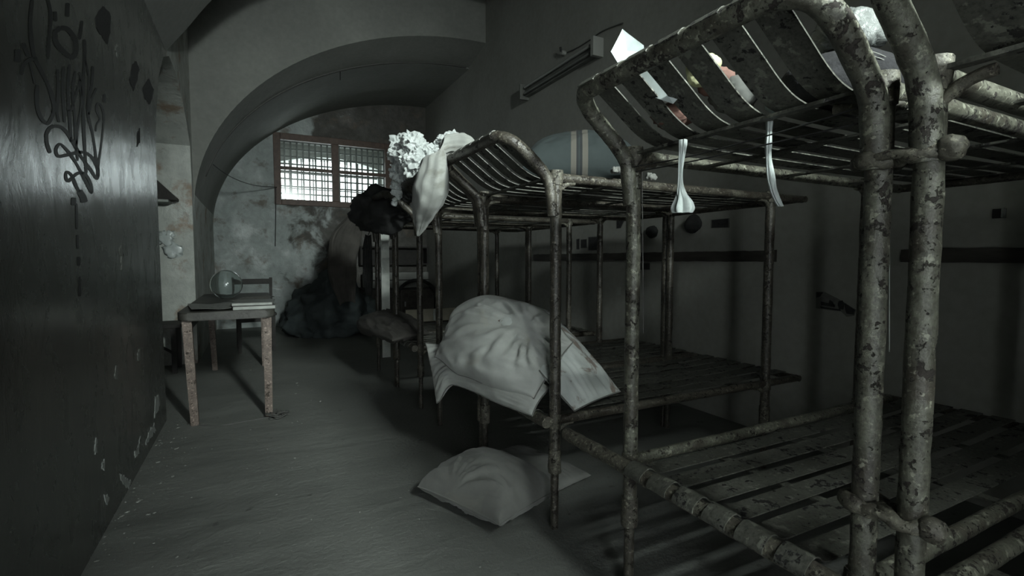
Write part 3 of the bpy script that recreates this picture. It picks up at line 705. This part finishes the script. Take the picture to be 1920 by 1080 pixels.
# things on the second bunk's headrest
def facets(name, polys, mat, thick=.0012):
    b = bmesh.new(); vs = {}
    for poly in polys:
        f = []
        for k in poly:
            k = tuple(k)
            if k not in vs: vs[k] = b.verts.new(on_y(k[0], k[1], k[2]))
            f.append(vs[k])
        b.faces.new(f)
    bmesh.ops.triangulate(b, faces=b.faces); bmesh.ops.subdivide_edges(b, edges=b.edges, cuts=3, use_grid_fill=True)
    for v in b.verts: v.co += Vector((.6, .6, .3)) * .004 * noise.noise(v.co * 30)
    bmesh.ops.recalc_face_normals(b, faces=b.faces)
    bmesh.ops.solidify(b, geom=b.faces[:], thickness=thick)
    return mesh_obj(name, b, mat, smooth=20)
o = facets('crumpled_paper', [
    [(1145, 97, 1.17), (1167, 55, 1.20), (1207, 85, 1.13), (1208, 98, 1.12), (1176, 96, 1.18), (1159, 120, 1.16)],
    [(1176, 96, 1.18), (1208, 98, 1.12), (1188, 120, 1.10), (1162, 126, 1.14), (1159, 120, 1.16)],
    [(1188, 120, 1.10), (1208, 98, 1.12), (1243, 106, 1.02), (1225, 128, 1.0), (1200, 135, 1.05)],
    [(1162, 126, 1.14), (1188, 120, 1.10), (1200, 135, 1.05), (1175, 150, 1.08), (1158, 141, 1.14)],
    [(1200, 135, 1.05), (1225, 128, 1.0), (1290, 165, .93), (1262, 195, .95), (1215, 178, 1.02), (1175, 150, 1.08)]], M['paper_white'])
tag(o, 'crumpled sheet of white paper sticking up behind the headrest', 'paper')
def onslat(px, py, z): return on_z(px, py, z)
yel = simple('yellow_cloth', (.30, .30, .17), .85, (.40, .40, .25), 12); red = simple('faded_red_cloth', (.085, .045, .036), .9, (.14, .075, .06), 9)
tag(lump('yellow_rag', onslat(1318, 128, 1.575), (.045, .03, .035), yel, 3, .4, 3), 'small crumpled pale yellow rag on the upper headrest slats', 'rag')
tag(lump('white_rag', onslat(1330, 126, 1.60), (.018, .018, .018), M['ticking'], 4, .45, 4), 'small white tuft beside the yellow rag on headrest', 'rag')
tag(lump('red_rag', onslat(1346, 156, 1.555), (.05, .04, .03), red, 5, .35, 3), 'faded red rag beneath the yellow rag on headrest slats', 'rag')
tag(lump('grey_rag', onslat(1378, 180, 1.52), (.055, .05, .04), simple('dull_grey_cloth', (.05, .052, .048), .9, (.085, .087, .08), 9), 6, .3, 2.6), 'grey crumpled cloth on the slats right of the red rag', 'rag')
tag(lump('brown_rag', onslat(1265, 215, 1.50), (.05, .06, .03), red, 9, .3, 3), 'dull reddish rag glimpsed between slats low on the headrest', 'rag')
tag(lump('pale_rag', onslat(1468, 190, 1.472), (.03, .035, .022), simple('pale_blue_cloth', (.30, .36, .35), .9), 7, .3, 3), 'small pale bluish rag on slats near the black denim', 'rag')
dn = tag(lump('denim_garment', (1.235, .70, 1.505), (.16, .12, .065), simple('black_denim', (.006, .006, .007), .95, (.012, .012, .014), 90, .5, 120), 11, .16, 1.8), 'black denim garment folded on the upper tier by the post', 'garment')
b = bmesh.new()
for dz in (0, .008):
    tube(b, smooth_path([(1.12, .63 , 1.535 + dz), (1.15, .600, 1.525 + dz), (1.20, .585, 1.510 + dz), (1.26, .585, 1.485 + dz)], 5), .0012, 5)
mesh_obj('stitching', b, M['ticking_grey'], dn)
pl, nt, p = new_mat('crinkled_clear_plastic'); g = NT(nt); p.inputs['Base Color'].default_value = (.15, .16, .155, 1); p.inputs['Roughness'].default_value = .22
g.l(g.bump(g.noise(g.coord(), 40, 6, .6, .8), .8, .01), p.inputs['Normal']); M['plastic'] = pl
tag(lump('plastic_bag', (1.20, .665, 1.60), (.08, .05, .042), M['plastic'], 13, .35, 3.2), 'crinkled pale plastic bag on top of the black denim', 'bag')
# strips of white cloth hanging below the upper tier
def strip(pts, ws, label, seed):
    rr = [(Vector(p), Vector((.75, -.66, 0)) * w, Vector((.66, .75, 0)) * (w * .45 + .002)) for p, w in zip(pts, ws)]
    return tag(loft('cloth_strip', rr, simple('white_strip_cloth', (.33, .37, .36), .9, (.44, .48, .47), 20, .3), seed, 40, .005, lobes=.6), label, 'cloth strip', 'white strips hanging from the upper tier')
def chain(l): return [on_x(px, py, X) for px, py, X in l]
strip(chain([(1281, 262, 1.02), (1280, 280, 1.02), (1277, 312, 1.02), (1276, 340, 1.02), (1277, 358, 1.02), (1281, 375, 1.02), (1281, 390, 1.02), (1280, 399, 1.02)]), [.008, .0085, .0065, .006, .010, .017, .021, .019], 'white cloth strip flaring into a bunched end, hanging nearer the white pillows', 3)
strip(chain([(1443, 228, 1.09), (1442, 250, 1.09), (1440, 290, 1.09), (1443, 325, 1.09), (1448, 352, 1.09), (1455, 372, 1.09), (1463, 387, 1.09)]), [.006, .0062, .0058, .0075, .0075, .0055, .004], 'narrow white cloth strip with curled tip, hanging left of the thick posts', 5)
# wires
def wire(name, pts, r, label, mat='wire', cat='wire', n=6):
    b = bmesh.new(); tube(b, smooth_path(pts, n), r, 6); return tag(mesh_obj(name, b, M[mat], smooth=180), label, cat)
wire('washing_wire', chain([(1188, 313, 1.03), (1290, 294, 1.03), (1440, 254, 1.03), (1560, 218, 1.03), (1640, 190, 1.03)]), .0018, 'upper dark wire strung between the posts of the second bunk')
wire('washing_wire', chain([(1192, 322, 1.03), (1300, 302, 1.03), (1450, 268, 1.03), (1570, 240, 1.03), (1640, 226, 1.03)]), .0018, 'lower dark wire strung between the posts of the second bunk')
wire('thread', chain([(1204, 322, 1.04), (1205, 450, 1.04), (1206, 560, 1.04), (1206, 625, 1.04)]), .0012, 'thin thread hanging straight down beside the bunk post', 'cable', 'thread')
wire('thread', chain([(1666, 300, 1.10), (1667, 420, 1.10), (1667, 560, 1.10), (1667, 660, 1.10)]), .0012, 'thin pale thread hanging beside the thick nearest posts', 'paper', 'thread')

# things on the table
b = bmesh.new(); box(b, -.13, .13, -.18, .18, 0, .022, bev=.003); o = mesh_obj('book', b, M['paper'], loc=(-.045 + .02, 4.02, TZ + .0)); o.rotation_euler = (0, 0, R(3)); tag(o, 'pale worn book lying at the right front of the table', 'book', 'printed matter on the table')
b = bmesh.new(); box(b, -.132, .132, -.182, .182, .022, .025); mesh_obj('cover', b, M['table_top'], o)
b = bmesh.new(); box(b, -.12, .13, -.16, .16, 0, .016, bev=.003); o = mesh_obj('book', b, M['paper'], loc=(-.02, 4.03, TZ + .0255)); o.rotation_euler = (0, 0, R(-5)); tag(o, 'thin grey book on top of the pale worn book', 'book', 'printed matter on the table')
b = bmesh.new(); box(b, -.122, .132, -.162, .162, .016, .019); mesh_obj('cover', b, M['fixture'], o)
def sheet(cx, cy, w, h, rz, z, amp, mat, label):
    b = bmesh.new(); bmesh.ops.create_grid(b, x_segments=18, y_segments=18, size=.5)
    for v in b.verts:
        v.co = Vector((v.co.x * w, v.co.y * h, 0)); v.co.z = .004 + amp * (noise.noise(v.co * 7 + Vector((cx*9, cy, 0))) * .5 + .5)
    bmesh.ops.solidify(b, geom=b.faces[:], thickness=.0012)
    o = mesh_obj('newspaper', b, mat, smooth=50, loc=(cx, cy, z)); o.rotation_euler = (0, 0, R(rz)); return tag(o, label, 'newspaper', 'printed matter on the table')
sheet(-.27, 4.1, .30, .50, 8, TZ, .02, simple('grey_newsprint', (.10, .105, .095), .9, (.19, .195, .18), 40), 'grey newspaper lying on the left front of the table')
sheet(-.02, 4.62, .24, .42, -12, TZ, .035, simple('brown_newsprint', (.07, .07, .06), .9, (.14, .14, .125), 40), 'crumpled dark newspaper in the middle of the table')
gm, nt, p = new_mat('clear_globe_glass'); p.inputs['Transmission Weight'].default_value = 1.0; p.inputs['Roughness'].default_value = .04; p.inputs['Base Color'].default_value = (.93, .97, .96, 1); p.inputs['IOR'].default_value = 1.42
gl = tag(empty('glass_globe', (-.235, 5.05, TZ)), 'round clear glass globe standing on the far end of the table', 'glass globe')
b = bmesh.new(); Rg = .128; prof = [(Rg*math.sin(a), Rg - .006 - Rg*math.cos(a)) for a in [R(16) + (math.pi - R(16) - R(1))*i/22 for i in range(23)]]
inner = [(max(.001, r - .004*0 - .004), z) for r, z in prof[::-1]]
pr = prof + inner; rings = [[b.verts.new((r*math.cos(2*math.pi*k/32), r*math.sin(2*math.pi*k/32), z)) for k in range(32)] for r, z in pr]
for p_, q_ in zip(rings, rings[1:] + [rings[0]]):
    for k in range(32): b.faces.new((p_[k], p_[(k+1) % 32], q_[(k+1) % 32], q_[k]))
bmesh.ops.recalc_face_normals(b, faces=b.faces); mesh_obj('globe', b, gm, gl, 60)
b = bmesh.new(); tube(b, [(.036*math.cos(a), .036*math.sin(a), .006) for a in [2*math.pi*i/24 for i in range(25)]], .006, 8, caps=False); mesh_obj('rim', b, M['bar'], gl, 180)


# bench and hood in the recess
bn = tag(empty('bench', (-1.03, 5.85, 0)), 'dark wooden bench inside the left recess', 'bench')
b = bmesh.new(); box(b, -.42, .37, -.19, .22, .44, .475, bev=.005); mesh_obj('seat', b, wd, bn)
for sx in (-.36, .31):
    for sy in (-.15, .18):
        b = bmesh.new(); box(b, sx-.02, sx+.02, sy-.02, sy+.02, 0, .44); mesh_obj('leg', b, wd, bn)
b = bmesh.new(); tube(b, [(.30, -.15, .20), (-.02, -.15, .43)], .013, 6); mesh_obj('brace', b, wd, bn)
hd_ = tag(empty('wall_hood', (-.9, 6.15, 1.67)), 'dark slanted wooden hood fixed to the recess wall', 'wall hood')
b = bmesh.new()
for y0, y1, z in ((-.20, 0, 0),):
    a = [b.verts.new((x, y, zz)) for x, zz in ((-.25, .02), (.215, .02), (.215, .045), (-.03, .30), (-.25, .36)) for y in (-.2, 0)]
    n_ = 5
    for i in range(5): b.faces.new((a[2*i], a[2*((i+1) % 5)], a[2*((i+1) % 5)+1], a[2*i+1]))
    b.faces.new(a[0::2][::-1]); b.faces.new(a[1::2])
bmesh.ops.recalc_face_normals(b, faces=b.faces); mesh_obj('hood_panel', b, wd, hd_)
b = bmesh.new(); box(b, -.25, .15, -.21, 0, -.005, .018); mesh_obj('pale_lower_edge', b, M['paper'], hd_)

# fluorescent fitting on the right wall
p0, p1 = on_x(992, 172, XR), on_x(1126, 95, XR); fz = (p0.z + p1.z) / 2
fx = tag(empty('strip_light', (XR, (p0.y + p1.y)/2, fz)), 'unlit grey strip light fitting high on the right wall', 'strip light'); L2 = abs(p0.y - p1.y)/2
b = bmesh.new(); box(b, -.055, 0, -L2, L2, -.055, .055, bev=.006); mesh_obj('housing', b, M['fixture'], fx)
for dz in (-.032, .034):
    b = bmesh.new(); tube(b, [(-.082, -L2 + .05, dz), (-.082, L2 - .05, dz)], .015, 10); mesh_obj('tube', b, M['fixture_white'] if dz > 0 else M['fixture'], fx, 60)
for s in (-1, 1):
    b = bmesh.new(); box(b, -.115, 0, s*L2 - (.045 if s < 0 else .0), s*L2 + (.0 if s < 0 else .03), -.085, .085, bev=.005); mesh_obj('end_cap', b, M['fixture_white'] if s < 0 else M['fixture'], fx)
cp = on_x(1060, 100, XR)
sk = tag(empty('socket', (XR, cp.y, cp.z)), 'small pale socket on the wall above the strip light', 'socket')
b = bmesh.new(); tube(b, [(0, 0, 0), (-.05, 0, 0)], .022, 10); mesh_obj('socket_body', b, M['fixture_white'], sk, 60)
b = bmesh.new(); tube(b, [(-.05, 0, .01), (-.06, 0, .05)], .012, 8); mesh_obj('socket_cap', b, M['wire'], sk, 60)
wire('lamp_cable', [on_x(px, py, XR - .012) for px, py in ((1064, 98), (1085, 88), (1110, 72), (1130, 58), (1168, 43))], .006, 'dark cable running up the wall from the socket', 'cable', 'cable')
# conduit along the arch, drop wires
pts = [(x, YB - .02, vault_z(x, 1.6, 2.28) + .012) for x in [-.50 + 3.3*i/30 for i in range(31)]]
wire('conduit', pts, .013, 'thin dark pipe following the curve of the far arch', 'cable', 'conduit', 2)
wire('drop_wire', [on_y(638, 112, YB - .02), on_y(638, 150, YB - .02)], .006, 'short upright wire on the arch face above the window', 'wire', 'wire')
wire('slack_cable', [on_y(386, 297, YB - .03), on_y(430, 330, 7.6), on_y(475, 347, 8.4), on_y(519, 351, YF - .035)], .006, 'slack black cable from the left pier to the window', 'wire', 'cable')
wire('window_cord', [on_y(517, 352, YF - .04), on_y(517, 400, YF - .03), on_y(516, 462, YF - .03)], .006, 'thin cord hanging below the left side of the window', 'wire', 'cord')

# boards and posters on the right wall
def wall_box(name, pts, t, mat, parent=None, off=0):
    b = bmesh.new(); P = [on_x(px, py, XR) for px, py in pts]
    a = [b.verts.new((XR - off, p.y, p.z)) for p in P]; c = [b.verts.new((XR - off - t, p.y, p.z)) for p in P]; n = len(P)
    for i in range(n): b.faces.new((a[i], a[(i+1) % n], c[(i+1) % n], c[i]))
    b.faces.new(a[::-1]); b.faces.new(c); bmesh.ops.recalc_face_normals(b, faces=b.faces)
    return mesh_obj(name, b, mat, parent)
tn = 0
for y0, y1, z0, z1 in ((-1.3, 1.30, 1.085, 1.150), (1.97, 3.35, 1.085, 1.155), (3.37, 4.95, 1.09, 1.155), (-1.3, .72, 1.02, 1.082)):
    tn += 1; b = bmesh.new(); n = 30
    if tn == 4: y0 = -.6
    rows = [[b.verts.new((XR - dx, y0 + (y1-y0)*i/n, zz + .006*noise.noise(Vector((i*.9, zz*50, dx*40))))) for i in range(n+1)] for dx, zz in ((0, z0), (.02, z0), (.02, z1), (0, z1))]
    for a, c in zip(rows, rows[1:] + [rows[0]]):
        for i in range(n): b.faces.new((a[i], a[i+1], c[i+1], c[i]))
    b.faces.new([r[0] for r in rows]); b.faces.new([r[-1] for r in rows][::-1]); bmesh.ops.recalc_face_normals(b, faces=b.faces)
    tag(mesh_obj('trim_%d' % tn, b, M['board']), kind='structure')
pg = simple('faded_poster_paper', (.10, .10, .092), .8, (.14, .14, .13), 30); pk = simple('dark_poster_ink', (.012, .012, .013), .8, (.03, .03, .03), 40)
o = wall_box('poster', [(1530, 547), (1546, 547), (1573, 561), (1606, 581), (1602, 592), (1588, 594), (1577, 584), (1530, 578)], .002, pg, None, .0); tag(o, 'torn poster of a car on the bare right wall', 'poster')
for pts in ([(1531, 548), (1544, 548), (1538, 556), (1531, 558)], [(1539, 565), (1552, 568), (1566, 571), (1566, 576), (1540, 572)], [(1538, 574), (1560, 578), (1576, 580), (1577, 583), (1540, 578)], [(1556, 562), (1562, 566), (1565, 573), (1560, 574), (1554, 570)], [(1573, 565), (1580, 563), (1584, 570), (1582, 580), (1574, 580), (1571, 572)], [(1584, 568), (1604, 581), (1601, 590), (1588, 588), (1585, 580)]):
    wall_box('car_print', pts, .0008, pk, o, .002)
POST = [('small dark poster of a car high on the wall, right of the hanging cloth', [(1333, 412), (1368, 409), (1368, 427), (1333, 428)]),
        ('narrow dark picture, leftmost of the row on the wall above the board', [(1067, 447), (1073, 447), (1073, 469), (1067, 469)]),
        ('second dark picture of the row above the wall board', [(1081, 448), (1087, 447), (1087, 468), (1081, 468)]),
        ('third dark picture of the row above the wall board', [(1089, 449), (1101, 448), (1101, 465), (1089, 466)]),
        ('largest dark picture, rightmost of the row above the wall board', [(1103, 444), (1122, 443), (1123, 470), (1103, 470)]),
        ('dark picture near the ceiling slats behind the second post', [(1156, 413), (1172, 412), (1164, 428), (1156, 429)]),
        ('square dark picture just right of the second post', [(1191, 424), (1203, 424), (1203, 441), (1191, 441)]),
        ('left of two small dark pictures under the wall board', [(1190, 494), (1203, 493), (1204, 506), (1190, 506)]),
        ('right of two small dark pictures under the wall board', [(1207, 493), (1219, 493), (1219, 506), (1207, 506)]),
        ('tiny pale card on the wall left of the second post', [(1157, 539), (1164, 538), (1164, 553), (1157, 553)])]
for lab, pts in POST:
    pale = 'pale' in lab
    o = wall_box('picture', pts, .002, M['fixture_white'] if pale else pg); tag(o, lab, 'picture', 'small pictures on the right wall')
    if not pale:
        cx = sum(p[0] for p in pts)/4; cy = sum(p[1] for p in pts)/4
        wall_box('print', [(cx + (x-cx)*.88, cy + (y-cy)*.9) for x, y in pts], .0008, pk, o, .002)
pos = on_x(1299, 420, XR - .04); tag(lump('cloth_pouch', pos, (.035, .07, .06), M['dark_cloth'], 17, .2, 2), 'large dark rounded pouch hanging on the wall below the flared cloth strip', 'pouch')
b = bmesh.new(); tube(b, [pos + Vector((.01, .01, .05)), Vector((XR, pos.y + .02, pos.z + .12))], .003, 5); mesh_obj('pouch_string', b, M['cable'], bpy.data.objects['cloth_pouch'])
pos = on_x(1222, 435, XR - .03); tag(lump('cloth_pouch', pos, (.025, .06, .045), M['dark_cloth'], 19, .2, 2), 'small dark pouch on the wall right of the square picture', 'pouch')
br = on_x(1880, 400, XR)
hk = tag(empty('wall_bracket', (XR, br.y, br.z)), 'small dark metal bracket high on the right wall near the picture edge', 'bracket')
b = bmesh.new(); box(b, -.012, 0, -.012, .03, -.02, .02); mesh_obj('plate', b, M['wood_dark'], hk)
b = bmesh.new(); box(b, -.035, -.010, -.014, -.006, -.02, .02); mesh_obj('pale_lip', b, M['chip'], hk)

# ------------------------------------------------------------------ left wall: graffiti, holes, flakes
def ribbon_on_wall(b, pts, w):
    pts = smooth_path([Vector((x, y, 0)) for x, y in pts], 5); L = []; 
    for i, p in enumerate(pts):
        t = (pts[min(i+1, len(pts)-1)] - pts[max(i-1, 0)]); t = t.normalized() if t.length else Vector((0, 1, 0))
        nrm = Vector((-t.y, t.x, 0)); ww = w * (.85 + .3*noise.noise(p * .03)) * (1 if 0 < i < len(pts)-1 else .6)
        L.append([on_x((p + nrm*s*ww/2).x, (p + nrm*s*ww/2).y, XL + .0012) for s in (-1, 1)])
    V = [[b.verts.new(q) for q in l] for l in L]
    for a, c in zip(V, V[1:]): b.faces.new((a[0], a[1], c[1], c[0]))
G = [([(165,0),(155,100),(160,200),(175,290),(215,370),(255,460),(275,540),(265,590),(240,625),(205,590),(188,520),(190,430)],17), ([(165,0),(185,-45),(225,-45),(243,0),(258,80),(250,180),(243,300)],15),
     ([(310,140),(345,150),(380,200),(385,260),(365,290),(320,260),(285,215),(280,165),(312,139)],21), ([(280,58),(281,80),(282,108)],16), ([(344,15),(343,50),(342,85)],18), ([(416,105),(410,150),(402,200)],13), ([(90,250),(91,280),(90,315)],26), ([(116,220),(130,250),(145,285)],20),
     ([(108,380),(120,330),(150,302),(190,297)],18), ([(150,310),(165,370),(178,425)],10), ([(293,350),(295,470),(290,560),(300,620)],14), ([(323,335),(318,450),(325,560),(328,620)],14), ([(353,325),(345,450),(350,560),(358,660),(362,720)],13), ([(383,360),(368,470),(380,600),(385,720),(395,815)],11), ([(398,365),(410,400),(385,480),(360,560),(340,545)],10),
     ([(428,200),(430,300),(420,450),(425,650),(432,780),(438,880)],13), ([(470,335),(465,430),(445,560),(470,680),(485,780),(490,850)],11), ([(428,290),(450,400),(440,560)],8), ([(490,445),(465,500),(450,580)],10), ([(405,400),(412,520),(395,640),(388,740)],8),
     ([(486,665),(490,630),(506,602),(490,560),(495,525),(515,540),(526,600),(515,720),(500,830),(497,900)],8), ([(530,478),(528,520)],13),
     ([(255,775),(238,720),(240,670),(270,640),(320,650),(365,710),(410,790),(460,860),(492,905),(495,850),(460,790),(410,770),(340,785),(295,790),(285,755),(305,730),(335,755),(370,800),(405,860),(440,930),(465,975),(460,930),(430,880),(390,880),(350,915),(335,900),(340,870),(365,890),(385,940),(405,975)],14),
     ([(400,965),(420,995),(428,1025)],28), ([(375,1000),(372,1040)],24), ([(388,1030),(389,1100),(390,1160)],10), ([(393,1190),(395,1260)],11), ([(400,1300),(400,1345)],13), ([(403,1400),(404,1500)],11)]
b = bmesh.new()
for pts, w in G: ribbon_on_wall(b, [(x*.3704, y*.3704) for x, y in pts], w*.3704*1.35)
bmesh.ops.recalc_face_normals(b, faces=b.faces)
tag(mesh_obj('graffiti', b, M['graffiti'], WL), 'black looping graffiti tag')
def wall_patch(name, pts, mat, parent, X, t, jag=.004, sub=4):
    b = bmesh.new(); P = []
    for i in range(len(pts)):
        p, q = pts[i], pts[(i+1) % len(pts)]
        for k in range(sub):
            x = p[0] + (q[0]-p[0])*k/sub; y = p[1] + (q[1]-p[1])*k/sub
            w = on_x(x, y, X); w.y += jag*noise.noise(w*60); w.z += jag*noise.noise(w*60 + Vector((9, 0, 0))); P.append(w)
    f = [b.verts.new((X + t, p.y, p.z)) for p in P]; r = [b.verts.new((X, p.y, p.z)) for p in P]; n = len(P)
    for i in range(n): b.faces.new((f[i], f[(i+1) % n], r[(i+1) % n], r[i]))
    b.faces.new(f); bmesh.ops.recalc_face_normals(b, faces=b.faces); return mesh_obj(name, b, mat, parent)
for pts in ([(178,32),(193,10),(207,28),(206,62),(201,83),(190,66),(180,54)], [(242,150),(248,122),(254,115),(261,128),(257,148),(250,171)], [(267,165),(279,147),(288,168),(284,186),(279,196),(270,182)], [(257,250),(262,240),(262,268),(256,275)]):
    wall_patch('bare_patch', pts, M['black'], WL, XL, .0018, .012)
for pts in ([(291,745),(297,742),(299,758),(297,768),(292,778),(289,784)], [(281,808),(288,795),(292,806),(283,820),(276,832),(272,828)], [(258,838),(262,822),(260,848),(254,858),(251,850)], [(224,890),(230,893),(238,900),(245,906),(240,915),(228,904)], [(258,660),(262,655),(262,675),(257,678)], [(216,690),(221,685),(219,708),(215,706)], [(196,930),(203,927),(203,940),(198,946)], [(178,825),(180,823),(180,850),(178,850)], [(190,868),(197,866),(196,882),(191,882)], [(222,470),(227,462),(231,480),(227,484)], [(216,90),(222,85),(224,100),(219,106)], [(226,480),(232,478),(231,500),(227,505)]):
    wall_patch('paint_flake_scar', pts, M['chip'] if pts[0][1] > 730 else M['fixture'], WL, XL, .002, .022, 7)
# blistered paint on the recess face
for px, py, rp in ((309, 447, 13), (325, 469, 15), (318, 440, 8)):
    c = on_y(px, py, 6.15); b = bmesh.new(); bmesh.ops.create_icosphere(b, subdivisions=3, radius=1)
    for v in b.verts: v.co = Vector((v.co.x*rp*5.2/FPX, v.co.y*.010, v.co.z*rp*5.2/FPX)) * (1 + .6*noise.noise(v.co*2.2 + Vector((px, 0, 0)))) + c
    mesh_obj('paint_blister', b, simple('glossy_pale_paint', (.40, .44, .43), .22, (.5, .54, .53), 20, .3, 40), SH['wall_recess'], 180)

# ------------------------------------------------------------------ small things on the floor
wire('floor_cord', [on_z(px, py, .004) for px, py in ((352, 795), (385, 797), (420, 797), (460, 790), (500, 783), (545, 776))], .0045, 'thin cord lying across the floor at the table legs', 'cable', 'cord')
tg = []; rnd = random.Random(9)
c0 = on_z(519, 778, .01)
b = bmesh.new()
for k in range(7):
    a = rnd.uniform(0, 6.28); q = [c0 + Vector((math.cos(a + i*.9)*rnd.uniform(.02, .08), math.sin(a + i*.9)*rnd.uniform(.02, .10), rnd.uniform(-.004, .025))) for i in range(6)]
    tube(b, smooth_path(q, 4), .004, 6)
tag(mesh_obj('string_tangle', b, M['cable'], smooth=180), 'tangle of string on the floor at the right table leg', 'string')
b = bmesh.new()
for k in range(260):
    if k < 150: x, y = XL + abs(rnd.gauss(0, .12)) + .01, rnd.uniform(.8, 4.1)
    else: x, y = rnd.uniform(-.4, 1.0), rnd.uniform(1.2, 7.5)
    s = rnd.uniform(.0015, .0055) * (1 if k % 9 else 1.7)
    m0 = Matrix.Translation((x, y, s*.25)) @ Matrix.Rotation(rnd.uniform(0, 6.3), 4, 'Z') @ Matrix.Rotation(rnd.uniform(-.3, .3), 4, 'X') @ Matrix.Diagonal((s*rnd.uniform(.8, 2), s, s*.5, 1))
    bmesh.ops.create_icosphere(b, subdivisions=1, radius=1, matrix=m0)
tag(mesh_obj('plaster_crumbs', b, M['vault']), 'fine plaster crumbs scattered on the floor', 'debris', kind='stuff')
